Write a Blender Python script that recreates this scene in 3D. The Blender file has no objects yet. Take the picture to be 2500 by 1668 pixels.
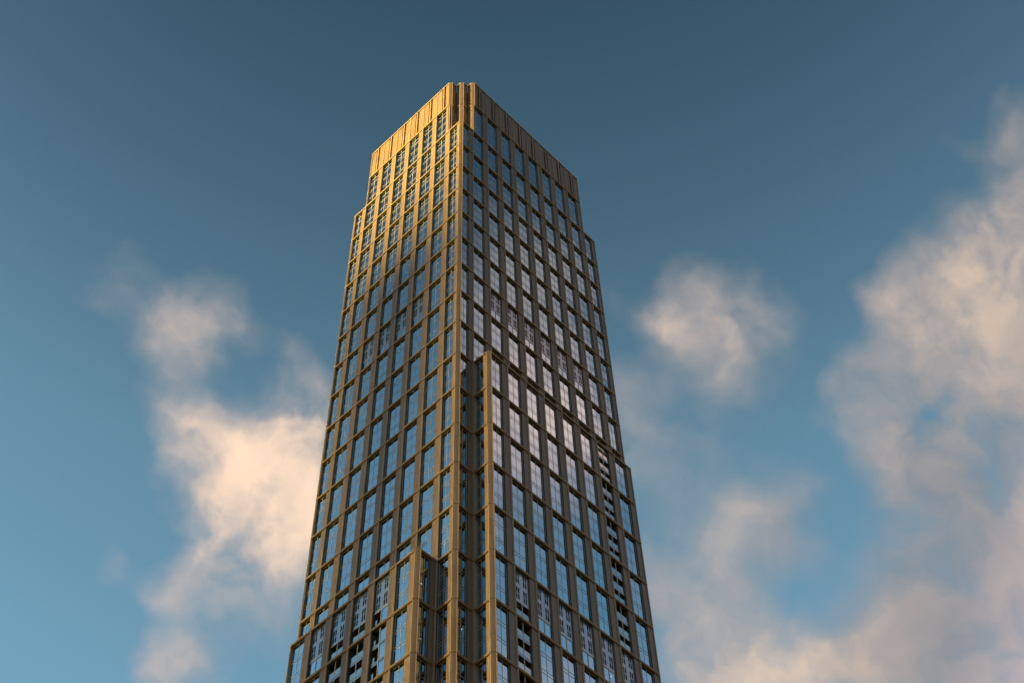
import bpy, bmesh, math, random
from mathutils import Matrix, Vector
random.seed(7)
R = math.radians
sc = bpy.context.scene
col = sc.collection

# ------------------------------------------------------------------ camera
CAM = Vector((-97.17, -100.28, 1.70))
YAW, PITCH, ROLL = 0.73545, 0.98775, -0.04045
fw = Vector((math.cos(PITCH) * math.cos(YAW), math.cos(PITCH) * math.sin(YAW), math.sin(PITCH)))
rt = Vector((math.sin(YAW), -math.cos(YAW), 0.0))
up = rt.cross(fw)
r2 = math.cos(ROLL) * rt + math.sin(ROLL) * up
u2 = -math.sin(ROLL) * rt + math.cos(ROLL) * up
cd = bpy.data.cameras.new('camera')
cd.sensor_width = 36.0
cd.lens = 3641.0 / 2500.0 * 36.0
cd.clip_start = 0.5
cd.clip_end = 30000.0
cam = bpy.data.objects.new('camera', cd)
cam.matrix_world = Matrix(((r2.x, u2.x, -fw.x, CAM.x), (r2.y, u2.y, -fw.y, CAM.y),
                           (r2.z, u2.z, -fw.z, CAM.z), (0, 0, 0, 1)))
col.objects.link(cam)
sc.camera = cam

# ------------------------------------------------------------------ light and exposure
SUN_AZ, SUN_EL = 146.0, 11.0            # degrees; azimuth counter-clockwise from +X
sun_dir = Vector((math.cos(R(SUN_AZ)) * math.cos(R(SUN_EL)), math.sin(R(SUN_AZ)) * math.cos(R(SUN_EL)), math.sin(R(SUN_EL))))
sd = bpy.data.lights.new('sun', 'SUN')
sd.energy = 5.0
sd.angle = R(8.0)                       # low sun swollen by haze
sd.color = (1.0, 0.78, 0.21)
sun = bpy.data.objects.new('sun', sd)
sun.rotation_euler = sun_dir.to_track_quat('Z', 'Y').to_euler()
col.objects.link(sun)
sc.view_settings.view_transform = 'Standard'
sc.view_settings.look = 'None'
sc.view_settings.exposure = 3.3
sc.view_settings.gamma = 1.0
sc.cycles.max_bounces = 6
sc.cycles.glossy_bounces = 1
sc.cycles.sample_clamp_indirect = 0.4
sc.cycles.transparent_max_bounces = 12

# ------------------------------------------------------------------ sky with broken evening clouds
# each bank of cloud: azimuth, elevation, angular radius (degrees), thickness
BANKS = [
 (65.0,55.4,1.2,0.38),(66.1,55.9,0.9,0.30),(62.9,55.9,1.4,0.40),(61.0,56.1,0.8,0.35),(64.8,54.0,0.9,0.22),(63.3,54.4,0.9,0.15),(66.3,54.6,0.7,0.20),(63.4,52.2,1.1,0.40),
 (64.7,52.5,0.7,0.26),(62.0,52.0,1.1,0.40),(61.3,52.9,0.9,0.10),(61.8,50.8,1.1,0.40),(58.8,51.2,1.8,0.60),(56.5,52.5,1.6,0.80),(55.3,51.2,2.0,1.00),(57.3,49.9,2.0,0.60),
 (60.4,50.0,1.5,0.55),(59.5,48.6,1.6,0.45),(56.0,48.7,1.9,0.50),(54.7,49.6,1.8,0.60),(55.0,53.3,1.3,0.50),(56.1,47.0,1.8,0.35),(58.5,47.1,1.3,0.30),(60.9,46.3,0.9,0.45),
 (61.0,45.5,0.6,0.35),(60.5,47.4,0.8,0.30),(56.2,45.6,1.8,0.22),(58.5,45.7,1.1,0.20),(56.1,55.0,0.9,0.25),(54.7,54.3,0.8,0.28),(57.5,55.7,0.7,0.20),(69.8,56.0,0.9,0.12),
 (69.4,56.4,0.6,0.08),(69.8,57.9,0.6,0.10),(68.7,57.1,1.1,0.07),(71.8,56.4,0.6,0.08),(65.1,57.4,0.8,0.10),(64.4,46.6,0.5,0.12),(63.6,46.2,0.7,0.10),(59.7,43.4,1.2,0.60),
 (60.6,42.9,0.8,0.40),(58.2,43.0,1.0,0.40),(30.4,56.5,1.2,0.65),(28.4,56.9,1.3,0.65),(27.8,55.5,1.3,0.60),(25.5,56.5,1.1,0.35),(24.4,57.4,1.0,0.20),(31.8,56.2,0.8,0.35),
 (28.9,54.3,1.1,0.30),(27.2,54.2,1.5,0.20),(24.1,55.2,1.1,0.15),(35.0,57.6,0.8,0.12),(35.0,54.3,1.2,0.28),(34.7,52.9,1.3,0.30),(34.5,51.5,1.5,0.25),(32.3,54.5,1.0,0.12),
 (30.5,51.4,2.3,0.12),(32.6,49.8,1.8,0.12),(27.3,48.1,1.4,0.40),(26.7,47.2,0.9,0.30),(28.8,48.9,1.3,0.22),(31.0,48.3,1.1,0.20),(26.1,48.8,1.1,0.20),(16.7,55.1,0.9,0.50),
 (17.5,55.6,0.6,0.25),(14.3,55.1,1.3,0.55),(12.9,55.6,0.8,0.40),(12.8,54.0,1.7,0.90),(10.4,54.7,1.7,0.90),(7.9,55.9,1.4,0.60),(6.2,57.2,1.1,0.35),(6.2,56.2,1.1,0.50),(7.1,58.6,0.6,0.20),
 (5.4,58.6,0.8,0.25),(4.1,58.3,0.9,0.30),(6.4,57.4,0.8,0.20),(8.5,59.1,0.6,0.10),(16.4,53.6,1.3,0.50),(18.1,52.8,0.9,0.40),(20.7,52.5,0.8,0.40),(21.9,52.4,0.6,0.25),
 (23.7,51.6,0.6,0.25),(20.5,51.4,1.1,0.50),(19.2,50.6,1.4,0.55),(20.3,49.6,1.2,0.50),(14.7,52.4,1.7,0.70),(12.0,51.9,2.0,0.90),(9.7,52.6,1.8,0.90),(16.4,50.8,1.7,0.55),
 (14.3,49.6,2.1,0.90),(13.2,48.4,2.1,1.00),(18.1,49.0,1.4,0.50),(20.1,48.1,1.2,0.35),(17.5,47.4,1.4,0.50),(15.3,46.0,2.2,0.90),(19.1,46.0,1.4,0.50),(17.8,44.6,1.9,0.70),
 (16.7,43.0,2.3,1.00),(20.9,45.7,1.2,0.40),(22.3,44.9,1.4,0.40),(20.8,43.7,1.6,0.50),(24.4,43.8,1.4,0.40),(19.1,42.0,2.3,0.90),(23.1,42.3,1.9,0.80),(25.4,43.0,1.4,0.60),
 (26.9,43.8,1.1,0.45),(28.9,43.1,1.4,0.70),(30.5,43.8,0.9,0.60),(31.1,43.1,1.2,0.60),(27.0,42.2,1.6,0.70),(21.3,40.6,2.4,0.90),(34.0,47.5,1.4,0.35),(32.7,45.7,1.7,0.45),
 (30.6,46.6,1.3,0.35),(34.0,44.2,1.6,0.50),(32.5,43.1,1.5,0.50),(29.6,45.3,1.2,0.30),(35.0,46.0,1.3,0.30),
 # the same bank going on to the right of the view, mirrored in the right-hand windows
 (2,48,6,.9),(-8,47,7,.9),(-20,47,6,.7),(-30,44,4,.5),(-41.5,57.5,2.2,.60),(-40,59,1.2,.3),(-40.7,54.2,2.0,1.0),(-38.4,53.3,1.3,.8),(-36.5,52.3,1.2,.5),
 (-42,51.5,1.2,.3),(-40,43.0,2,.4),(-36,41.0,2,.4),(-48,55,4,.8),(-52,47,6,.7),(-41,60.5,1.6,.4),(-38.5,58.5,1.5,.6),(-37.5,56,1.3,.45),(-43.5,58,1.6,.6),(-39.5,50.3,1.2,.35),
]
# brightening (positive) or darkening (negative) painted onto chosen clouds
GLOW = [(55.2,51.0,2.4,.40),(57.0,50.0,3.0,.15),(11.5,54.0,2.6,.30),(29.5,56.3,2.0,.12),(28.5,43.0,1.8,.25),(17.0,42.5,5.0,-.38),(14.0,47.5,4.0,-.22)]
def sph(az, el):
    return (math.cos(R(az)) * math.cos(R(el)), math.sin(R(az)) * math.cos(R(el)), math.sin(R(el)))

def N(nt, typ, **kw):
    n = nt.nodes.new(typ)
    for k, v in kw.items():
        setattr(n, k, v)
    return n
def math_node(nt, op, a, b=None, clamp=False):
    n = nt.nodes.new('ShaderNodeMath'); n.operation = op; n.use_clamp = clamp
    for i, v in enumerate((a, b)):
        if v is None: continue
        if isinstance(v, (int, float)): n.inputs[i].default_value = v
        else: nt.links.new(v, n.inputs[i])
    return n.outputs[0]
def vmath(nt, op, a, b=None, out=0):
    n = nt.nodes.new('ShaderNodeVectorMath'); n.operation = op
    for i, v in enumerate((a, b)):
        if v is None: continue
        if isinstance(v, (int, float)): n.inputs['Scale'].default_value = v
        elif isinstance(v, (tuple, Vector)): n.inputs[i].default_value = tuple(v)
        else: nt.links.new(v, n.inputs[i])
    return n.outputs[out]
def noise(nt, vec, scale, detail=4.0, rough=0.5, lac=2.0):
    n = nt.nodes.new('ShaderNodeTexNoise')
    n.inputs['Scale'].default_value = scale; n.inputs['Detail'].default_value = detail
    n.inputs['Roughness'].default_value = rough; n.inputs['Lacunarity'].default_value = lac
    nt.links.new(vec, n.inputs['Vector'])
    return n
def maprange(nt, v, a, b, c, d, smooth=False):
    n = nt.nodes.new('ShaderNodeMapRange')
    if smooth: n.interpolation_type = 'SMOOTHSTEP'
    nt.links.new(v, n.inputs[0])
    for i, x in enumerate((a, b, c, d)): n.inputs[i + 1].default_value = x
    return n.outputs[0]

CLOUD_SEED = (1.3, 0.7, 1.9)
def cloud_group():
    g = bpy.data.node_groups.new('cloud_thickness', 'ShaderNodeTree')
    g.interface.new_socket('Direction', in_out='INPUT', socket_type='NodeSocketVector')
    g.interface.new_socket('Thickness', in_out='OUTPUT', socket_type='NodeSocketFloat')
    g.interface.new_socket('Relief', in_out='OUTPUT', socket_type='NodeSocketFloat')
    gi = g.nodes.new('NodeGroupInput'); go = g.nodes.new('NodeGroupOutput')
    d = vmath(g, 'NORMALIZE', gi.outputs[0])
    warp = noise(g, d, 8.0, 4.0, 0.5)
    w = vmath(g, 'SUBTRACT', warp.outputs['Color'], (0.5, 0.5, 0.5))
    warp2 = noise(g, d, 26.0, 3.0, 0.5)
    w2 = vmath(g, 'SUBTRACT', warp2.outputs['Color'], (0.5, 0.5, 0.5))
    dw = vmath(g, 'ADD', vmath(g, 'ADD', d, vmath(g, 'SCALE', w, 0.04)), vmath(g, 'SCALE', w2, 0.038))
    total = None
    for az, el, r, t in BANKS:
        dist = vmath(g, 'DISTANCE', dw, sph(az, el), out='Value')
        m = maprange(g, dist, R(r) * 2.1, 0.0, 0.0, math.sqrt(t * 1.15))
        m = math_node(g, 'MULTIPLY', m, m)          # dense heart, long thin fringe
        total = m if total is None else math_node(g, 'ADD', total, m)
    total = math_node(g, 'MINIMUM', total, 1.3)
    # scattered low cloud over the rest of the sky
    big = noise(g, d, 2.3, 2.0, 0.5)
    low = maprange(g, big.outputs['Fac'], 0.56, 0.78, 0.0, 0.7, True)
    sep = g.nodes.new('ShaderNodeSeparateXYZ'); g.links.new(d, sep.inputs[0])
    low = math_node(g, 'MULTIPLY', low, maprange(g, sep.outputs[2], 0.75, 0.45, 0.0, 1.0, True))
    total = math_node(g, 'MAXIMUM', total, low)
    dn = vmath(g, 'ADD', dw, CLOUD_SEED)
    n1 = noise(g, dn, 12.0, 6.0, 0.5)
    n2 = noise(g, dn, 40.0, 5.0, 0.55)
    nn = math_node(g, 'ADD', math_node(g, 'MULTIPLY', math_node(g, 'SUBTRACT', n1.outputs['Fac'], 0.5), 3.4),
                   math_node(g, 'MULTIPLY', math_node(g, 'SUBTRACT', n2.outputs['Fac'], 0.5), 1.2))
    t = math_node(g, 'SUBTRACT', math_node(g, 'MULTIPLY', total, math_node(g, 'ADD', nn, 0.95)), 0.04)
    t = math_node(g, 'MAXIMUM', t, 0.0)
    g.links.new(t, go.inputs[0])
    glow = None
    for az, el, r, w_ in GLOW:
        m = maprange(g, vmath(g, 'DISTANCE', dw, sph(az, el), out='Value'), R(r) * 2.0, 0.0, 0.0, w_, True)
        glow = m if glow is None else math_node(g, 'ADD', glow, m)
    # painted relief shading: compare with the billows a little nearer the sun
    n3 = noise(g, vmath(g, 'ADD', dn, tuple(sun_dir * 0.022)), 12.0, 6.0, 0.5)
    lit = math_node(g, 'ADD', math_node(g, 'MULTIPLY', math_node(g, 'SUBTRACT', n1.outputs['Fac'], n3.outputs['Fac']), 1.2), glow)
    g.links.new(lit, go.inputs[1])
    return g

world = bpy.data.worlds.new('World'); sc.world = world; world.use_nodes = True
wt = world.node_tree; wt.nodes.clear()
wout = wt.nodes.new('ShaderNodeOutputWorld'); bg = wt.nodes.new('ShaderNodeBackground')
bg.inputs['Strength'].default_value = 0.05
sky = wt.nodes.new('ShaderNodeTexSky'); sky.sky_type = 'NISHITA'; sky.sun_disc = False
sky.sun_elevation = R(SUN_EL); sky.sun_rotation = R(90.0 - SUN_AZ)
sky.altitude = 0.0; sky.air_density = 1.0; sky.dust_density = 0.3; sky.ozone_density = 1.6
tc = wt.nodes.new('ShaderNodeTexCoord'); dirv = tc.outputs['Generated']
cg = cloud_group()
cn = wt.nodes.new('ShaderNodeGroup'); cn.node_tree = cg; wt.links.new(dirv, cn.inputs[0])
c0, relief = cn.outputs[0], cn.outputs[1]
sepd = wt.nodes.new('ShaderNodeSeparateXYZ'); wt.links.new(dirv, sepd.inputs[0])
# clear evening air: deepens steadily from the horizon to the zenith
deep = wt.nodes.new('ShaderNodeValToRGB'); wt.links.new(sepd.outputs[2], deep.inputs[0])
dr = deep.color_ramp
dr.elements[0].position = 0.0; dr.elements[0].color = (0.95, 0.95, 0.90, 1)
dr.elements[1].position = 1.0; dr.elements[1].color = (0.17, 0.26, 0.29, 1)
for pos, c in ((0.35, (1.1, 1.2, 1.05)), (0.66, (1.42, 1.70, 1.44)), (0.78, (1.18, 1.42, 1.18)), (0.88, (0.68, 0.83, 0.72))):
    el = dr.elements.new(pos); el.color = (*c, 1)
air = wt.nodes.new('ShaderNodeMix'); air.data_type = 'RGBA'; air.blend_type = 'MULTIPLY'; air.inputs['Factor'].default_value = 1.0
wt.links.new(sky.outputs[0], air.inputs['A']); wt.links.new(deep.outputs[0], air.inputs['B'])
cover = math_node(wt, 'SUBTRACT', 1.0, math_node(wt, 'POWER', 2.718, math_node(wt, 'MULTIPLY', c0, -1.45)))
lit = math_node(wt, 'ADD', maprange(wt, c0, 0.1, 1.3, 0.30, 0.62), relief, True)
ramp = wt.nodes.new('ShaderNodeValToRGB'); wt.links.new(lit, ramp.inputs[0])
cr = ramp.color_ramp
cr.elements[0].position = 0.0; cr.elements[0].color = (1.7, 1.65, 1.7, 1)
cr.elements[1].position = 1.0; cr.elements[1].color = (4.6, 3.5, 2.65, 1)
e = cr.elements.new(0.5); e.color = (2.65, 2.3, 2.12, 1)
# clouds nearer the sun glow brighter, those opposite it turn rosy
dsun = vmath(wt, 'DOT_PRODUCT', dirv, tuple(sun_dir), out='Value')
side = wt.nodes.new('ShaderNodeValToRGB'); wt.links.new(maprange(wt, dsun, -0.6, 0.6, 0.0, 1.0), side.inputs[0])
sr = side.color_ramp
sr.elements[0].position = 0.14; sr.elements[0].color = (2.15, 1.70, 1.66, 1)
sr.elements[1].position = 0.70; sr.elements[1].color = (1.30, 1.22, 1.14, 1)
for pos, c in ((0.26, (0.80, 0.80, 0.81)), (0.5, (1.0, 1.0, 1.0))):
    el = sr.elements.new(pos); el.color = (*c, 1)
cc = wt.nodes.new('ShaderNodeMix'); cc.data_type = 'RGBA'; cc.blend_type = 'MULTIPLY'; cc.inputs['Factor'].default_value = 1.0
wt.links.new(ramp.outputs[0], cc.inputs['A']); wt.links.new(side.outputs[0], cc.inputs['B'])
mix = wt.nodes.new('ShaderNodeMix'); mix.data_type = 'RGBA'
wt.links.new(cover, mix.inputs['Factor']); wt.links.new(air.outputs['Result'], mix.inputs['A']); wt.links.new(cc.outputs['Result'], mix.inputs['B'])
dim = wt.nodes.new('ShaderNodeMix'); dim.data_type = 'RGBA'; dim.blend_type = 'MULTIPLY'; dim.inputs['Factor'].default_value = 1.0
dim.inputs['B'].default_value = (0.41, 0.41, 0.41, 1)
wt.links.new(mix.outputs['Result'], dim.inputs['A'])
wt.links.new(dim.outputs['Result'], bg.inputs['Color']); wt.links.new(bg.outputs[0], wout.inputs[0])
world.cycles.sampling_method = 'MANUAL'; world.cycles.sample_map_resolution = 512

# ------------------------------------------------------------------ materials
def mat(name):
    m = bpy.data.materials.new(name); m.use_nodes = True
    nt = m.node_tree; b = nt.nodes['Principled BSDF']
    return m, nt, b
def metal(name, c1, c2, metallic, rough, streak=0.12):
    m, nt, b = mat(name)
    geo = nt.nodes.new('ShaderNodeTexCoord'); oi = nt.nodes.new('ShaderNodeObjectInfo')
    mp = nt.nodes.new('ShaderNodeMapping'); mp.inputs['Scale'].default_value = (2.2, 2.2, 0.12)
    nt.links.new(geo.outputs['Object'], mp.inputs[0])
    off = vmath(nt, 'SCALE', oi.outputs['Location'], 0.37)
    v = vmath(nt, 'ADD', mp.outputs[0], off)
    n = noise(nt, v, 1.6, 4.0, 0.6)
    f = math_node(nt, 'ADD', math_node(nt, 'MULTIPLY', n.outputs['Fac'], 0.75), math_node(nt, 'MULTIPLY', oi.outputs['Random'], 0.55), True)
    mx = nt.nodes.new('ShaderNodeMix'); mx.data_type = 'RGBA'
    nt.links.new(f, mx.inputs['Factor']); mx.inputs['A'].default_value = (*c1, 1); mx.inputs['B'].default_value = (*c2, 1)
    nt.links.new(mx.outputs['Result'], b.inputs['Base Color'])
    nt.links.new(maprange(nt, n.outputs['Fac'], 0.3, 0.7, rough - streak, rough + streak), b.inputs['Roughness'])
    b.inputs['Metallic'].default_value = metallic
    return m
M = {}
M['bronze'] = metal('bronze_trim', (0.215, 0.136, 0.083), (0.285, 0.184, 0.117), 0.42, 0.42)
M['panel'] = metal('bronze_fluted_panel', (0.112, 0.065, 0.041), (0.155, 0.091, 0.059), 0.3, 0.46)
M['frame'] = metal('window_frame_metal', (0.28, 0.215, 0.18), (0.35, 0.27, 0.23), 0.2, 0.45)
M['screen'] = metal('vent_screen_metal', (0.22, 0.23, 0.26), (0.28, 0.29, 0.33), 0.85, 0.22, 0.05)
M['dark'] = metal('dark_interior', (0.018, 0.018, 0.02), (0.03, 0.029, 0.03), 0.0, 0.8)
M['recess_shade'] = metal('painted_recess_shade', (0.022, 0.018, 0.014), (0.035, 0.028, 0.022), 0.0, 0.6)  # near-black colour painting the shade in reveals, grooves and undersides
M['roof'] = metal('terrace_paving', (0.22, 0.21, 0.2), (0.28, 0.27, 0.25), 0.0, 0.85)
M['stone'] = metal('pale_stone', (0.30, 0.27, 0.23), (0.38, 0.34, 0.29), 0.0, 0.8)
M['white'] = metal('white_paint', (0.7, 0.69, 0.66), (0.78, 0.77, 0.74), 0.0, 0.5)
M['twig'] = metal('twig_bark', (0.05, 0.04, 0.035), (0.08, 0.065, 0.05), 0.0, 0.8)
M['leaf'] = metal('shrub_leaf', (0.04, 0.06, 0.025), (0.07, 0.08, 0.035), 0.0, 0.6)
M['curtain'] = metal('cream_curtain', (0.62, 0.55, 0.42), (0.7, 0.62, 0.5), 0.0, 0.8)

def glass_mat(name, refl, tint, trans):
    m = bpy.data.materials.new(name); m.use_nodes = True
    nt = m.node_tree; nt.nodes.clear()
    out = nt.nodes.new('ShaderNodeOutputMaterial')
    gl = nt.nodes.new('ShaderNodeBsdfGlossy'); gl.inputs['Roughness'].default_value = 0.025
    tr = nt.nodes.new('ShaderNodeBsdfTransparent'); tr.inputs['Color'].default_value = (*trans, 1)
    oi = nt.nodes.new('ShaderNodeObjectInfo')
    mx = nt.nodes.new('ShaderNodeMix'); mx.data_type = 'RGBA'
    mx.inputs['A'].default_value = tuple(x * 0.93 for x in tint) + (1,); mx.inputs['B'].default_value = (*tint, 1)
    nt.links.new(oi.outputs['Random'], mx.inputs['Factor']); nt.links.new(mx.outputs['Result'], gl.inputs['Color'])
    g = nt.nodes.new('ShaderNodeNewGeometry')
    n = noise(nt, g.outputs['Position'], 0.55, 2.0, 0.5)
    bp = nt.nodes.new('ShaderNodeBump'); bp.inputs['Strength'].default_value = 0.02; bp.inputs['Distance'].default_value = 0.15
    nt.links.new(n.outputs['Fac'], bp.inputs['Height']); nt.links.new(bp.outputs[0], gl.inputs['Normal'])
    fr = nt.nodes.new('ShaderNodeFresnel'); fr.inputs['IOR'].default_value = 1.5
    f = maprange(nt, fr.outputs[0], 0.0, 1.0, refl, 1.0)
    ms = nt.nodes.new('ShaderNodeMixShader'); nt.links.new(f, ms.inputs[0])
    nt.links.new(tr.outputs[0], ms.inputs[1]); nt.links.new(gl.outputs[0], ms.inputs[2])
    nt.links.new(ms.outputs[0], out.inputs[0])
    return m
M['glass'] = glass_mat('coated_window_glass', 0.52, (0.72, 0.92, 1.06), (0.30, 0.34, 0.36))
M['railglass'] = glass_mat('frosted_railing_glass', 0.38, (0.85, 0.92, 0.92), (0.35, 0.45, 0.45))
def emis(name, c, s):
    m, nt, b = mat(name)
    b.inputs['Emission Color'].default_value = (*c, 1); b.inputs['Emission Strength'].default_value = s
    return m
M['lamp'] = emis('lit_ceiling_lamp', (1.0, 0.85, 0.7), 0.9)
def ground_mat():
    m, nt, b = mat('city_ground')
    g = nt.nodes.new('ShaderNodeNewGeometry')
    n = noise(nt, g.outputs['Position'], 0.02, 5.0, 0.6)
    mx = nt.nodes.new('ShaderNodeMix'); mx.data_type = 'RGBA'
    nt.links.new(n.outputs['Fac'], mx.inputs['Factor'])
    mx.inputs['A'].default_value = (0.035, 0.035, 0.036, 1); mx.inputs['B'].default_value = (0.06, 0.058, 0.055, 1)
    nt.links.new(mx.outputs['Result'], b.inputs['Base Color']); b.inputs['Roughness'].default_value = 0.9
    return m
M['ground'] = ground_mat()

# ------------------------------------------------------------------ mesh helpers
class MB:
    def __init__(s): s.v = []; s.f = []
    def box(s, x0, x1, y0, y1, z0, z1):
        i = len(s.v)
        s.v += [(x0,y0,z0),(x1,y0,z0),(x1,y1,z0),(x0,y1,z0),(x0,y0,z1),(x1,y0,z1),(x1,y1,z1),(x0,y1,z1)]
        s.f += [(i,i+3,i+2,i+1),(i+4,i+5,i+6,i+7),(i,i+1,i+5,i+4),(i+1,i+2,i+6,i+5),(i+2,i+3,i+7,i+6),(i+3,i,i+4,i+7)]
        return s
    def prism(s, poly, z0, z1):           # poly: plan outline, counter-clockwise from above
        i = len(s.v); n = len(poly)
        s.v += [(x, y, z0) for x, y in poly] + [(x, y, z1) for x, y in poly]
        s.f += [tuple(reversed(range(i, i + n))), tuple(range(i + n, i + 2 * n))]
        for k in range(n):
            j = (k + 1) % n
            s.f.append((i + k, i + j, i + n + j, i + n + k))
        return s
    def along_x(s, prof, x0, x1):         # prof: (y, z) outline, extruded along X
        i = len(s.v); n = len(prof)
        s.v += [(x0, y, z) for y, z in prof] + [(x1, y, z) for y, z in prof]
        s.f += [tuple(reversed(range(i, i + n))), tuple(range(i + n, i + 2 * n))]
        for k in range(n):
            j = (k + 1) % n
            s.f.append((i + k, i + j, i + n + j, i + n + k))
        return s
    def quad(s, a, b, c, d):
        i = len(s.v); s.v += [a, b, c, d]; s.f.append((i, i+1, i+2, i+3)); return s
    def tube(s, p, q, r0, r1, n=5):
        p, q = Vector(p), Vector(q); d = (q - p).normalized()
        a = d.orthogonal().normalized(); b = d.cross(a); i = len(s.v)
        for c, r in ((p, r0), (q, r1)):
            for k in range(n):
                t = 2 * math.pi * k / n
                s.v.append(tuple(c + a * (r * math.cos(t)) + b * (r * math.sin(t))))
        for k in range(n):
            j = (k + 1) % n; s.f.append((i + k, i + j, i + n + j, i + n + k))
        s.f += [tuple(reversed(range(i, i + n))), tuple(range(i + n, i + 2 * n))]
        return s
    def add(s, other, mtx):
        i = len(s.v)
        s.v += [tuple(mtx @ Vector(p)) for p in other.v]; s.f += [tuple(k + i for k in f) for f in other.f]
        return s
    def mesh(s, name, m, m2=None, dark=()):      # dark: indices of faces that take the second material
        me = bpy.data.meshes.new(name); me.from_pydata(s.v, [], s.f); me.materials.append(M[m])
        if m2:
            me.materials.append(M[m2])
            for i in dark: me.polygons[i].material_index = 1
        if 'glass' in m: return me               # single sheets keep their own facing
        bm = bmesh.new(); bm.from_mesh(me); bmesh.ops.recalc_face_normals(bm, faces=bm.faces); bm.to_mesh(me); bm.free()
        return me
def link(name, me, parent=None, loc=(0, 0, 0), rz=0.0):
    o = bpy.data.objects.new(name, me); col.objects.link(o)
    o.location = loc; o.rotation_euler = (0, 0, rz)
    if parent is not None: o.parent = parent
    return o
def tag(o, label=None, cat=None, group=None, kind=None):
    for k, v in (('label', label), ('category', cat), ('group', group), ('kind', kind)):
        if v: o[k] = v
    return o

# ------------------------------------------------------------------ the setting
g = MB().quad((-9000, -9000, 0), (9000, -9000, 0), (9000, 9000, 0), (-9000, 9000, 0))
tag(link('ground', g.mesh('ground', 'ground')), 'dark city ground far below the tower', kind='structure')

# ------------------------------------------------------------------ made-up tower block outside the frame, added to shade the lower storeys
def shade_tower():
    d = 400.0
    c = (d * math.cos(R(SUN_AZ)), 17.0 + d * math.sin(R(SUN_AZ)))
    root = bpy.data.objects.new('shading_block', None); col.objects.link(root)
    root.location = (c[0], c[1], 0); root.rotation_euler = (0, 0, R(SUN_AZ))
    tag(root, 'unseen tower block added to the left to shade the lower storeys', 'office tower')
    top, w = 350.0, 27.0
    link('wall', MB().box(-w, w, -w, w, 0, top).mesh('wall', 'stone'), root)
    link('parapet', MB().box(-w - .4, w + .4, -w - .4, w + .4, top - 2.0, top + 1.2).mesh('parapet', 'stone'), root)
    bands = MB()
    for k in range(1, 84): bands.box(-w - .05, w + .05, -w - .05, w + .05, k * 4.0, k * 4.0 + 2.2)
    link('window_band', bands.mesh('window_band', 'dark'), root)
    ribs = MB()
    for i in range(-13, 14):
        for s_ in (-1, 1):
            ribs.box(i * 2.0 - .3, i * 2.0 + .3, s_ * w - .25, s_ * w + .25, 0, top - 2.01)
            ribs.box(s_ * w - .25, s_ * w + .25, i * 2.0 - .3, i * 2.0 + .3, 0, top - 2.02)
    tag(link('pier', ribs.mesh('pier', 'stone'), root), kind='stuff')
shade_tower()

# ------------------------------------------------------------------ the tower
A, W, NL, NR = 3.672, 4.506, 6, 8          # narrow corner bay, full bay, bays left / right
ZREF, H = 300.92, 10.0
B_ = A / 2
LASTROW = 16
def Z(k):
    return {0: ZREF + 1.15, -1: ZREF + 15.45, -2: ZREF + 27.8}.get(k, ZREF - H * k)
AL, AR = 2 * A + NL * W, 2 * A + NR * W
tower = bpy.data.objects.new('skyscraper', None); col.objects.link(tower)
tag(tower, 'tall bronze and glass stepped skyscraper rising into the evening sky', 'skyscraper')

MH = 0.165           # half width of a mullion
BH = 0.19            # half height of a beam
PANEL_X = 2.95       # where the fluted panel starts in a full bay
DEP = 0.50           # depth of the facade frame
GL = 0.36            # glass line
cache = {}
def cached(key, fn):
    if key not in cache: cache[key] = fn()
    return cache[key]

RIB = lambda c, w, p, base: [(c - w, base), (c - w * 0.95, -p * 0.55), (c - w * 0.5, -p), (c + w * 0.5, -p), (c + w * 0.95, -p * 0.55), (c + w, base)]
def mullion_mesh(h):
    def mk():
        mb = MB()
        mb.box(-MH + 0.01, MH - 0.01, 0.14, DEP, 0, h)
        for c in (-0.092, 0.092):
            mb.prism(RIB(c, 0.06, 0.05, 0.15), 0, h)
        return mb.mesh('mullion', 'bronze', 'recess_shade', range(6))  # body between the ribs coloured dark as groove shade
    return cached(('mul', round(h, 3)), mk)
def edge_mesh(h, side):
    def mk():
        mb = MB()
        x0, x1 = (0.0, 0.26) if side < 0 else (-0.14, 0.0)
        mb.box(x0, x1, -0.02, DEP, 0, h)
        c = (x0 + x1) / 2
        mb.prism(RIB(c, 0.065, 0.10, 0.0), 0, h)
        return mb.mesh('edge_post', 'bronze')
    return cached(('edge', round(h, 3), side), mk)
def beam_mesh(L):
    def mk():
        mb = MB()
        mb.along_x([(0.06, -BH + 0.01), (0.06, BH - 0.01), (DEP + 0.01, BH - 0.01), (DEP + 0.01, -BH + 0.01)], 0, L)
        for c in (-0.115, 0.115):
            p = 0.13
            mb.along_x([(0.07, c - 0.065), (-p * 0.6, c - 0.062), (-p, c - 0.03), (-p, c + 0.03), (-p * 0.6, c + 0.062), (0.07, c + 0.065)], 0, L)
        return mb.mesh('floor_beam', 'bronze', 'recess_shade', range(6))  # body and underside coloured dark, standing for soffit shade
    return cached(('beam', round(L, 3)), mk)
def panel_geo(w, h):
    mb = MB()
    n = max(3, int(round(w / 0.24)))
    st = w / n; pts = []
    y0, y1 = 0.07, 0.115
    for i in range(n):
        x = i * st
        pts += [(x + st * 0.0, y1), (x + st * 0.16, y1), (x + st * 0.28, y0), (x + st * 0.88, y0), (x + st * 0.998, y1)]
    pts = [(0.0, 0.09)] + pts[1:-1] + [(w, 0.09)]
    poly = pts + [(w, DEP), (0.0, DEP)]
    mb.prism(poly, 0, h)
    return mb
def panel_mesh(w, h):
    return cached(('panel', round(w, 3), round(h, 3)), lambda: panel_geo(w, h).mesh('fluted_panel', 'panel'))
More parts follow.
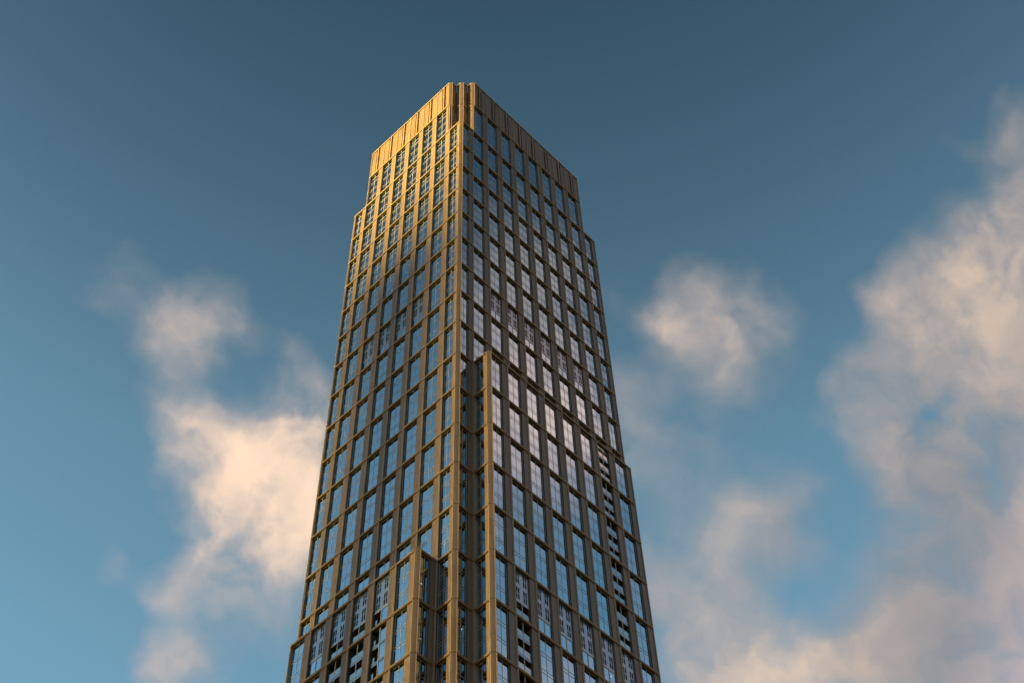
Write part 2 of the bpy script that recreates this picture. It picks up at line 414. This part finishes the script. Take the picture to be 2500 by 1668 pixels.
def storey_lines(h, n):
    st = h / n
    rows = []                     # (z0, z1) pane rows, from the bottom
    z = 0.0
    for i in range(n):
        top = (i + 1) * st
        rows.append((z, top - (0.30 if i < n - 1 else 0.0)))
        if i < n - 1: rows.append((top - 0.30, top + 0.32)); z = top + 0.32
    return rows
def frame_geo(w, h, n):
    mb = MB(); t = 0.024
    mb.box(0, 0.05, GL - 0.03, DEP, 0, h); mb.box(w - 0.05, w, GL - 0.03, DEP, 0, h)
    mb.box(0.05, w - 0.05, GL - 0.03, DEP, 0, 0.06); mb.box(0.05, w - 0.05, GL - 0.03, DEP, h - 0.07, h)
    mb.box(w / 2 - t, w / 2 + t, GL - 0.028, DEP, 0.06, h - 0.07)
    for a, b in storey_lines(h, n)[:-1]:
        for x0, x1 in ((0.05, w / 2 - t), (w / 2 + t, w - 0.05)):
            mb.box(x0, x1, GL - 0.02, DEP, b - t, b + t)
    return mb
def frame_mesh(w, h, n):
    def mk():
        mb = frame_geo(w, h, n); nf = len(mb.f)
        lo = 0.075                    # dark strips round the opening, painting the shade of the reveal
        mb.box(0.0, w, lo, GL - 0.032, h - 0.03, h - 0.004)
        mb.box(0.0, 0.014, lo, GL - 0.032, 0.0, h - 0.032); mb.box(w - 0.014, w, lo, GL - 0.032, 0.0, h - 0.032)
        return mb.mesh('window', 'frame', 'recess_shade', range(nf, len(mb.f)))
    return cached(('frame', round(w, 3), round(h, 3), n), mk)
def pane_rects(w, h, n):
    out = []
    for a, b in storey_lines(h, n):
        out += [(0.03, w / 2, a, b), (w / 2, w - 0.03, a, b)]
    return out
def pane_geo(mb, x0, x1, z0, z1, rng):
    tx, tz = rng.uniform(-1, 1) * 0.0022, rng.uniform(-1, 1) * 0.0022      # every pane sits a little out of true
    w, h = (x1 - x0) / 2, (z1 - z0) / 2
    y = [GL + 0.012 + sx * w * tx + sz * h * tz for sx, sz in ((-1, -1), (1, -1), (1, 1), (-1, 1))]
    i = len(mb.v)
    mb.v += [(x0, y[0], z0), (x1, y[1], z0), (x1, y[2], z1), (x0, y[3], z1)]
    mb.f.append((i, i + 1, i + 2, i + 3))
    return mb
def pane_single(w, h, key):
    def mk():
        rng = random.Random(hash(key)); mb = MB()
        pane_geo(mb, -w / 2, w / 2, -h / 2, h / 2, rng)
        return mb.mesh('pane', 'glass')
    return cached(('pane',) + key, mk)
def glazing_mesh(w, h, n, var):
    def mk():
        rng = random.Random(var * 31 + int(h * 100)); mb = MB()
        for r in pane_rects(w, h, n): pane_geo(mb, *r, rng)
        return mb.mesh('glazing', 'glass')
    return cached(('glz', round(w, 3), round(h, 3), n, var), mk)

def blind_mesh(w, h):
    return cached(('blind', round(w, 3), round(h, 3)), lambda: MB().box(0, w, GL + 0.10, GL + 0.115, 0, h).mesh('roller_blind', 'curtain'))
class Face:
    """one flat side: start corner (its left end seen from outside), heading, X runs to the right, Y into the tower"""
    def __init__(s, ox, oy, rz): s.o = Vector((ox, oy, 0)); s.rz = rz; s.m = Matrix.Rotation(rz, 4, 'Z')
    def p(s, x, y, z): return s.o + s.m @ Vector((x, y, z))
    def put(s, name, me, x, y, z, parent=tower):
        return link(name, me, parent, s.p(x, y, z), s.rz)
LEFT, RIGHT = -math.pi / 2, 0.0

counts = {'panes': 0, 'windows': 0}
near_cells = []
def sub(name, me, parent, loc):
    o = bpy.data.objects.new(name, me); col.objects.link(o); o.parent = parent; o.location = loc
    return o
def window(face, x, w, k, n, single):
    z0, h = Z(k + 1) + BH, Z(k) - Z(k + 1) - 2 * BH
    o = face.put('window', frame_mesh(w, h, n), x, 0, z0)
    counts['windows'] += 1
    if random.random() < 0.22:                                    # a half-drawn blind in one of the rooms
        st = h / n; bw = w / 2 - 0.12; bh = st * random.choice((0.3, 0.45, 0.6, 0.8))
        zt = st * random.randrange(1, n + 1) - 0.34
        sub('roller_blind', blind_mesh(bw, bh), o, (0.06 if random.random() < 0.5 else w / 2 + 0.06, 0, zt - bh))
    if single:
        for j, (a, b, c, d) in enumerate(pane_rects(w, h, n)):
            sub('pane', pane_single(b - a, d - c, (round(b - a, 3), round(d - c, 3), random.randrange(6))), o, ((a + b) / 2, 0, (c + d) / 2))
            counts['panes'] += 1
    else:
        tag(sub('glazing', glazing_mesh(w, h, n, random.randrange(8)), o, (0, 0, 0)), kind='stuff')
    return o
def vent_mesh(w, h):
    """metal screen filling the two upper storeys, with tall slots through it"""
    def mk():
        mb = MB(); st = h / 3; y0, y1 = GL - 0.03, GL + 0.05
        zb = st + 0.02
        cols = []
        gw = w / 2
        for gidx in range(2):
            b0 = gidx * gw
            for q in range(2):
                sx = b0 + gw * (0.22 + 0.29 * q)
                cols.append((sx, sx + gw * 0.19))
        rows = []
        for s_ in range(2):
            z = st * (1 + s_)
            rows += [(z + st * 0.17, z + st * 0.51), (z + st * 0.56, z + st * 0.93)]
        xs = sorted({0.05, w - 0.05, *[c for p in cols for c in p]})
        # solid stiles between slot columns, short rails between slots
        prev = 0.05
        for a, b in cols:
            mb.box(prev, a, y0, y1, zb, h - 0.04)
            zp = zb
            for c, d in rows:
                mb.box(a, b, y0, y1, zp, c); zp = d
            mb.box(a, b, y0, y1, zp, h - 0.04)
            prev = b
        mb.box(prev, w - 0.05, y0, y1, zb, h - 0.04)
        return mb.mesh('vent_screen', 'screen')
    return cached(('vent', round(w, 3), round(h, 3)), mk)
def ledge_mesh(w, h0):
    return cached(('ledge', round(w, 3)), lambda: MB().box(0.05, w - 0.05, GL - 0.05, GL + 0.06, -0.05, 0.05).mesh('transom', 'frame'))
def back_mesh(w, h, d):
    """dark room box behind an opening"""
    def mk():
        mb = MB()
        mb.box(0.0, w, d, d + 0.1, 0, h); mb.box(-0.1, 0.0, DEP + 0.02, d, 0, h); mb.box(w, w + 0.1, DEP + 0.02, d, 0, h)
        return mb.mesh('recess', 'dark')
    return cached(('back', round(w, 3), round(h, 3), d), mk)
def slab_mesh(w):
    return cached(('slab', round(w, 3)), lambda: MB().box(0.0, w, GL - 0.06, 1.28, -0.14, 0.14).mesh('balcony_slab', 'screen'))
def fascia_mesh(w, hh):
    return cached(('fascia', round(w, 3), round(hh, 2)), lambda: MB().box(0.02, w - 0.02, GL - 0.03, GL + 0.03, 0, hh).mesh('slab_fascia', 'screen'))
def rail_mesh(w):
    return cached(('rail', round(w, 3)), lambda: MB().box(0.02, w - 0.02, GL - 0.02, GL + 0.0, 0.0, 1.02).mesh('railing_pane', 'railglass'))
def post_mesh(h):
    return cached(('post', round(h, 3)), lambda: MB().box(-0.05, 0.05, GL - 0.06, GL + 0.04, 0, h).mesh('balcony_post', 'frame'))
def balcony_storey(face, x, w, z, st, part, xo=0.0):
    """one open storey: slab edge, glass railing, dark recess"""
    sub('slab_fascia', fascia_mesh(w, 0.62), part, (xo, 0, z))
    sub('railing_pane', rail_mesh(w / 2), part, (xo, 0, z + 0.66)); 
    if w > 1.6: sub('railing_pane', rail_mesh(w / 2), part, (xo + w / 2, 0, z + 0.66))
def balcony_cell(face, x, w, k, kind):
    z0, h = Z(k + 1) + BH, Z(k) - Z(k + 1) - 2 * BH; st = h / 3
    o = face.put('balcony', back_mesh(w, h, 1.30), x, 0, z0)
    bw = w if kind == 'B' else w / 2
    for i in range(3):
        balcony_storey(face, x, bw, i * st - (0.3 if i else 0), st, o)
        sub('balcony_slab', slab_mesh(w), o, (0, 0, i * st + 0.16))
    if kind == 'B':
        sub('balcony_post', post_mesh(h), o, (w / 2, 0, 0))
    else:
        sub('balcony_post', post_mesh(h), o, (w / 2 + 0.02, 0, 0))
        for j, (a, b, c, d) in enumerate(pane_rects(w, h, 3)):
            if j % 2: sub('pane', pane_single(b - a - 0.05, d - c - 0.07, (round(b - a, 3) - 0.05, round(d - c, 3), 1)), o, ((a + b) / 2, 0, (c + d) / 2)); counts['panes'] += 1
    return o
def vent_cell(face, x, w, k, bottom):
    z0, h = Z(k + 1) + BH, Z(k) - Z(k + 1) - 2 * BH; st = h / 3
    o = face.put('vent_screen', vent_mesh(w, h), x, 0, z0)
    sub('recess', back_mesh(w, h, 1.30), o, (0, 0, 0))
    sub('transom', ledge_mesh(w, 0), o, (0, 0, st))
    if bottom == 'W':
        for xx in (0.03, w / 2):
            sub('pane', pane_single(w / 2 - 0.08, st - 0.12, ('vb', round(w, 2))), o, (xx + w / 4, 0, st / 2)); counts['panes'] += 1
        sub('balcony_post', post_mesh(st), o, (w / 2, 0, 0))
    else:
        bw = w if bottom == 'B' else w / 2
        balcony_storey(face, x, bw, 0.0, st, o)
        sub('balcony_post', post_mesh(st), o, (w / 2, 0, 0))
        if bottom == 'H':
            sub('pane', pane_single(w / 2 - 0.08, st - 0.12, ('vb', round(w, 2))), o, (w * 0.75, 0, st / 2)); counts['panes'] += 1
    return o

SINGLE = set()
def cell(face, fname, x, bw, k, idx, first_pier=False, last_pier=False):
    """window + fluted panel of one bay, in row k (x = left edge of bay)"""
    n = 4 if k == -1 else 3
    x0 = x + (0.62 if first_pier else MH) + 0.004
    x1 = x + bw - (0.62 if last_pier else MH) - 0.004
    full = bw > 4
    pw = 1.15 if full else (0.93 if not (last_pier) else 0.78)
    px = x1 - pw
    w = px - x0 - 0.006
    z0, h = Z(k + 1) + BH, Z(k) - Z(k + 1) - 2 * BH
    kind = SPECIAL.get((fname, k, idx), 'W')
    if kind == 'W': window(face, x0, w, k, n, (fname, k, idx) in SINGLE)
    elif kind[0] == 'V': vent_cell(face, x0, w, k, kind[1])
    else: balcony_cell(face, x0, w, k, kind)
    face.put('fluted_panel', panel_mesh(pw, h), px, 0, z0)

SPECIAL = {}
for i in range(1, 5): SPECIAL[('ML', 6, NL - i)] = 'VW'        # bays counted from the left end of each face
for i in range(1, 7): SPECIAL[('MR', 6, i + 1)] = 'VW'
for i in range(1, 7): SPECIAL[('PR', 14, i)] = 'VB' if i == 1 else 'VW'
for k in range(9, 14): SPECIAL[('PR', k, 6)] = 'B'
for k in (15, 16): SPECIAL[('PR', k, 1)] = 'B'
SPECIAL[('PL', 14, 4)] = 'VH'; SPECIAL[('PL', 14, 3)] = 'VB'; SPECIAL[('PL', 14, 2)] = 'VB'; SPECIAL[('PL', 14, 1)] = 'VW'
for k in (15, 16): SPECIAL[('PL', k, 4)] = 'H'; SPECIAL[('PL', k, 3)] = 'B'; SPECIAL[('PL', k, 2)] = 'B'
# the nearest windows get every pane as a piece of its own
for k in (13, 14, 15): 
    for i in range(NR): SINGLE.add(('PR', k, i))
for k in (14, 15):
    for i in range(NL): SINGLE.add(('PL', k, i))
for k in (13,):
    for i in range(3, 8): SINGLE.add(('ML', k, i))

F = {
 'ML': Face(0, AL, LEFT), 'MR': Face(0, 0, RIGHT),
 'PR': Face(A, -A, RIGHT), 'PRs': Face(A, 0, LEFT),
 'PL': Face(-A, A + NL * W, LEFT), 'PLs': Face(-A, A, RIGHT),
}
def bays_main(nf): return [(0.0, A)] + [(A + i * W, W) for i in range(nf)] + [(A + nf * W, A)]

# main faces
for fname, nf, low in (('ML', NL, 14), ('MR', NR, 9)):
    f = F[fname]; bays = bays_main(nf)
    near = len(bays) - 1 if fname == 'ML' else 0
    for k in range(-1, LASTROW + 1):
        for idx, (x, bw) in enumerate(bays):
            if k == -1 and idx in (0, len(bays) - 1): continue
            if k >= low and idx != near: continue
            cell(f, fname, x, bw, k, idx, first_pier=(fname == 'MR' and idx == 0), last_pier=(fname == 'ML' and idx == near))
# projecting faces
for fname, nf, top in (('PR', NR, 9), ('PL', NL, 14)):
    f = F[fname]
    for k in range(top, LASTROW + 1):
        for i in range(nf):
            cell(f, fname, i * W, W, k, i, first_pier=(fname == 'PR' and i == 0), last_pier=(fname == 'PL' and i == nf - 1))
# the short return sides of the projecting parts
for k in range(9, LASTROW + 1): cell(F['PRs'], 'PRs', 0, A, k, 0, first_pier=False, last_pier=True)
for k in range(14, LASTROW + 1): cell(F['PLs'], 'PLs', 0, A, k, 0, first_pier=True, last_pier=False)

# mullions: full-height posts between bays
zb = Z(LASTROW + 1)
def mull(f, x, z1, z0): f.put('mullion', mullion_mesh(z1 - z0), x, 0, z0)
for i in range(NL + 1):
    x = A + i * W
    last = i == NL
    mull(F['ML'], x, Z(0) if last or i == 0 else Z(-2), zb if last else Z(14))
for i in range(NR + 1):
    x = A + i * W
    mull(F['MR'], x, Z(0) if i in (0, NR) else Z(-2), zb if i == 0 else Z(9))
for i in range(1, NR): mull(F['PR'], i * W, Z(9), zb)
for i in range(1, NL): mull(F['PL'], i * W, Z(14), zb)
# end posts at the far edges
def endpost(f, x, z1, z0, side): f.put('edge_post', edge_mesh(z1 - z0, side), x, 0, z0)
endpost(F['ML'], 0, Z(0), Z(14), -1); endpost(F['ML'], A, Z(-2), Z(0), -1)
endpost(F['MR'], AR, Z(0), Z(9), 1); endpost(F['MR'], A + NR * W, Z(-2), Z(0), 1)
endpost(F['PR'], NR * W, Z(9), zb, 1); endpost(F['PL'], 0, Z(14), zb, -1)
endpost(F['PRs'], 0.0, Z(9), zb, -1); endpost(F['PLs'], A, Z(14), zb, 1)

# beams
def beam(f, x0, x1, k): f.put('floor_beam', beam_mesh(x1 - x0), x0, 0, Z(k))
PIER = 0.60
for k in range(0, 15): beam(F['ML'], 0, AL - PIER, k)
for k in range(15, LASTROW + 2): beam(F['ML'], AL - A + 0.01, AL - PIER, k)
for k in range(0, 10): beam(F['MR'], PIER, AR, k)
for k in range(10, LASTROW + 2): beam(F['MR'], PIER, A - 0.01, k)
for k in range(9, LASTROW + 2): beam(F['PR'], PIER, NR * W, k); beam(F['PRs'], 0.02, A - PIER, k)
for k in range(14, LASTROW + 2): beam(F['PL'], 0, NL * W - PIER, k); beam(F['PLs'], PIER, A - 0.02, k)
beam(F['ML'], A, AL - A - PIER, -1); beam(F['MR'], A + PIER, A + NR * W, -1)

# corner piers: chamfered corner with two rounded ribs, one piece per row
def pier_mesh(h):
    def mk():
        mb = MB(); c = 0.60; q = 0.30
        # plan: faces run along +Y (left side, x=0) and +X (right side, y=0)
        out = [(0.10, c), (-0.06, c - 0.01), (-0.12, c - 0.06), (-0.12, c - 0.13), (-0.02, c - 0.19),
               (0.03, 0.33), (0.33, 0.03),
               (c - 0.19, -0.02), (c - 0.13, -0.12), (c - 0.06, -0.12), (c - 0.01, -0.06), (c, 0.10),
               (c, DEP), (DEP, c)]
        mb.prism(list(out), 0, h)
        return mb.mesh('corner_pier', 'bronze', 'panel', (6, 7, 8))  # recessed centre faces coloured darker, painting the shade between the ribs
    return cached(('pier', round(h, 3)), mk)
def pier(x, y, k0, k1):
    for k in range(k0, k1):
        z1, z0 = Z(k) - 0.05, Z(k + 1) + 0.05
        if k == k0: z1 += 0.32
        n = 4 if k == -1 else 3
        for i in range(n):                     # one casing per storey, open joint between
            a, b = z0 + (z1 - z0) * i / n, z0 + (z1 - z0) * (i + 1) / n - (0.03 if i < n - 1 else 0.0)
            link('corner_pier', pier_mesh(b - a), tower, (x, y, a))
pier(0, 0, 0, LASTROW + 1); pier(A, -A, 9, LASTROW + 1); pier(-A, A, 14, LASTROW + 1)
pier(0, A, -2, 0); pier(B_, B_, -2, 0); pier(A, 0, -2, 0)

# crown: panels, slots and a fin in every bay
def crown_panel(w, h): return panel_mesh(w, h)
def fin_mesh(h):
    def mk():
        mb = MB(); mb.box(-0.19, 0.19, 0.02, 0.35, 0, h)
        mb.prism(RIB(-0.10, 0.075, 0.06, 0.03), 0, h); mb.prism(RIB(0.10, 0.075, 0.06, 0.03), 0, h)
        return mb.mesh('crown_fin', 'bronze')
    return cached(('fin', round(h, 3)), mk)
def cleat_mesh():
    return cached('cleat', lambda: MB().box(-0.13, 0.13, 0.12, 0.3, -0.12, 0.12).mesh('cleat', 'recess_shade'))
hc = Z(-2) - Z(-1) - BH - 0.16
zc = Z(-1) + BH
for fname, nf in (('ML', NL), ('MR', NR)):
    f = F[fname]
    for i in range(nf):
        x = A + i * W
        xa = x + MH + 0.004
        xb = x + W - MH - 0.004
        if fname == 'MR' and i == 0: xa = x + PIER + 0.004
        if fname == 'ML' and i == nf - 1: xb = x + W - PIER - 0.004
        s0, s1 = x + W * 0.355, x + W * 0.635
        f.put('crown_panel', panel_mesh(s0 - xa, hc), xa, 0, zc)
        f.put('crown_panel', panel_mesh(xb - s1, hc), s1, 0, zc)
        fo = f.put('crown_fin', fin_mesh(hc), (s0 + s1) / 2, 0, zc)
        for zz in (0.33, 0.66):
            sub('cleat', cleat_mesh(), fo, (-0.36, 0, hc * zz)); sub('cleat', cleat_mesh(), fo, (0.36, 0, hc * zz))
for fname, nf in (('ML', NL), ('MR', NR)):
    F[fname].put('slot_backing', MB().box(0.02, nf * W - 0.02, 0.38, 0.46, 0, hc).mesh('slot_backing', 'dark'), A, 0.15, zc)  # dark backing added to stop sun leaking through the slots
def cap_mesh(L):
    return cached(('cap', round(L, 3)), lambda: MB().along_x([(-0.12, -0.14), (-0.14, 0.08), (0.5, 0.10), (0.5, -0.14)], 0, L).mesh('coping', 'bronze'))
F['ML'].put('coping', cap_mesh(NL * W - PIER), A, 0, Z(-2))
F['MR'].put('coping', cap_mesh(NR * W - PIER), A + PIER, 0, Z(-2))
# zig-zag walls of the notched top corner
notch = [Face(0, A, RIGHT), Face(B_, A, LEFT), Face(B_, B_, RIGHT), Face(A, B_, LEFT)]
for j, f in enumerate(notch):
    a0, a1 = (PIER, B_ - 0.01) if j % 2 == 0 else (0.01, B_ - PIER)
    for k in (-2, -1):
        hh = Z(k) - Z(k + 1) - 2 * BH
        f.put('fluted_panel', panel_mesh(a1 - a0 - 0.01, hh), a0 + 0.005, 0.0, Z(k + 1) + BH)
    for k in (-1, 0): beam(f, a0, a1, k)
    f.put('coping', cap_mesh(a1 - a0), a0, 0, Z(-2))

# roofs and terraces
def slab(name, x0, x1, y0, y1, z, m='roof', t=0.4):
    mb = MB().box(x0, x1, y0, y1, z - t, z); return link(name, mb.mesh(name, m), tower)
slab('terrace', 0.55, AR - 0.55, 0.55, AL - 0.55, Z(0) - 0.3)
slab('terrace', A + 0.55, A + NR * W - 0.55, -A + 0.55, -0.05, Z(9) - 0.3)
slab('terrace', -A + 0.55, -0.05, A + 0.55, A + NL * W - 0.55, Z(14) - 0.3)
slab('roof', A + 0.55, AR - A - 0.2, A + 0.55, AL - A - 0.2, Z(-2) - 0.9)

# core behind the glass, blind rear walls, and the plain shaft below the view
def core(x0, x1, y0, y1, z0, z1, name='core_wall', m='dark'):
    return link(name, MB().box(x0, x1, y0, y1, z0, z1).mesh(name, m), tower)
D = 1.42
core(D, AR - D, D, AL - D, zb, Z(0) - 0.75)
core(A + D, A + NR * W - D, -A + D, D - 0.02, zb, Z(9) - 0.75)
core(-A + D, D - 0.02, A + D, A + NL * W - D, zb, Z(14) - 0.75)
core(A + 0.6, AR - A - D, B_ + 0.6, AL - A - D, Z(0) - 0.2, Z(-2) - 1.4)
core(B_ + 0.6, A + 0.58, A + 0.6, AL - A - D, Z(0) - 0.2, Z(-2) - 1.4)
def rear(x0, x1, y0, y1, z0, z1): core(x0, x1, y0, y1, z0, z1, 'rear_wall', 'panel')
rear(0.02, AR - 0.3, AL - 0.35, AL - 0.01, zb, Z(0) - 0.05); rear(AR - 0.35, AR - 0.01, 0.52, AL - 0.36, zb, Z(0) - 0.05)
rear(0.52, A + NR * W - 0.1, A + NL * W - 0.4, A + NL * W - 0.02, Z(0) + 0.02, Z(-2) - 0.2)
rear(A + NR * W - 0.4, A + NR * W - 0.02, 0.52, A + NL * W - 0.41, Z(0) + 0.02, Z(-2) - 0.2)
rear(A + NR * W - 0.4, A + NR * W - 0.02, -A + 0.52, -0.01, zb, Z(9) - 0.05)
rear(-A + 0.52, -0.01, A + NL * W - 0.4, A + NL * W - 0.02, zb, Z(14) - 0.05)
shaft = MB().box(0.05, AR - 0.05, 0.05, AL - 0.05, 0, zb - 0.3).box(A + 0.05, A + NR * W - 0.05, -A + 0.05, 0.045, 0, zb - 0.3).box(-A + 0.05, 0.045, A + 0.05, A + NL * W - 0.05, 0, zb - 0.3)
link('lower_shaft', shaft.mesh('lower_shaft', 'panel'), tower)

# small lamps burning behind the glass
def lamp_mesh():
    def mk():
        bm = bmesh.new(); bmesh.ops.create_icosphere(bm, subdivisions=1, radius=0.075)
        me = bpy.data.meshes.new('room_lamp'); bm.to_mesh(me); bm.free(); me.materials.append(M['lamp']); return me
    return cached('lamp', mk)
for fn, x, k, fr in (('PR', 2.2, 12, .55), ('PR', 2.4, 13, .75), ('PR', 2.1, 13, .45), ('PR', 2.2, 14, .2), ('PR', 2.6 + W * 5, 14, .7), ('PLs', 1.6, 14, .55), ('PLs', 1.8, 15, .6),
                     ('PL', W * 5 + 2.1, 14, .45), ('PL', W * 5 + 2.1, 14, .75), ('PL', W * 5 + 2.0, 16, .2), ('PR', 2.3, 16, .3), ('MR', 2.2, 15, .4)):
    F[fn].put('room_lamp', lamp_mesh(), x, 0.75, Z(k) - 10 * fr)

# ------------------------------------------------------------------ things on the terraces
def shrub(name, x, y, z, h, seed, label, leaves):
    rng = random.Random(seed)
    root = bpy.data.objects.new(name, None); col.objects.link(root); root.location = (x, y, z)
    tag(root, label, 'shrub')
    mb = MB(); lf = MB()
    def grow(p, d, L, r, depth):
        q = p + d * L
        mb.tube(p, q, r, r * 0.7, 4)
        if depth == 0:
            for _ in range(leaves):
                c = q + Vector((rng.uniform(-.12, .12), rng.uniform(-.12, .12), rng.uniform(-.1, .1)))
                a = Vector((rng.uniform(-1, 1), rng.uniform(-1, 1), rng.uniform(-1, 1))).normalized() * 0.09
                b = a.orthogonal().normalized() * 0.05
                lf.quad(tuple(c - a), tuple(c + b), tuple(c + a), tuple(c - b))
            return
        for _ in range(rng.choice((2, 3))):
            nd = (d + Vector((rng.uniform(-.9, .9), rng.uniform(-.9, .9), rng.uniform(-.25, .5)))).normalized()
            grow(q, nd, L * rng.uniform(.6, .85), r * 0.68, depth - 1)
    for _ in range(4):
        grow(Vector((rng.uniform(-.2, .2), rng.uniform(-.2, .2), 0)), Vector((rng.uniform(-.5, .5), rng.uniform(-.5, .5), 1)).normalized(), h * 0.36, 0.045, 4)
    sub('branches', mb.mesh('branches', 'twig'), root, (0, 0, 0))
    if leaves: sub('foliage', lf.mesh('foliage', 'leaf'), root, (0, 0, 0))
    pot = MB(); pot.prism([(0.42 * math.cos(t * math.pi / 4), 0.42 * math.sin(t * math.pi / 4)) for t in range(8)], -0.05, 0.55)
    sub('planter', pot.mesh('planter', 'dark'), root, (0, 0, 0))
    return root
shrub('bare_shrub', -A + 1.6, A + 0.95, Z(14) - 0.3, 2.6, 3, 'bare wiry shrub overhanging the left corner terrace', 1)
shrub('small_shrub', A + 0.9, -A + 2.3, Z(9) - 0.3, 1.3, 5, 'tiny dark shrub behind the parapet of the right setback', 2)
def terrace_lamp(x, y, z, label):
    root = bpy.data.objects.new('terrace_lamp', None); col.objects.link(root); root.location = (x, y, z)
    tag(root, label, 'lamp', 'small lamps on the left terrace')
    sub('post', MB().tube((0, 0, 0), (0, 0, 1.15), 0.05, 0.05, 8).mesh('post', 'white'), root, (0, 0, 0))
    sub('head', MB().tube((0, 0, 1.15), (0, 0, 1.45), 0.16, 0.12, 8).mesh('head', 'white'), root, (0, 0, 0))
terrace_lamp(-A + 0.75, A + 1.45 * W, Z(14) - 0.3, 'small white terrace lamp on the left ledge nearest the corner')
terrace_lamp(-A + 0.75, A + 4.62 * W, Z(14) - 0.3, 'small white terrace lamp on the left ledge near its far end')
print('COUNTS', counts, len(bpy.data.objects))
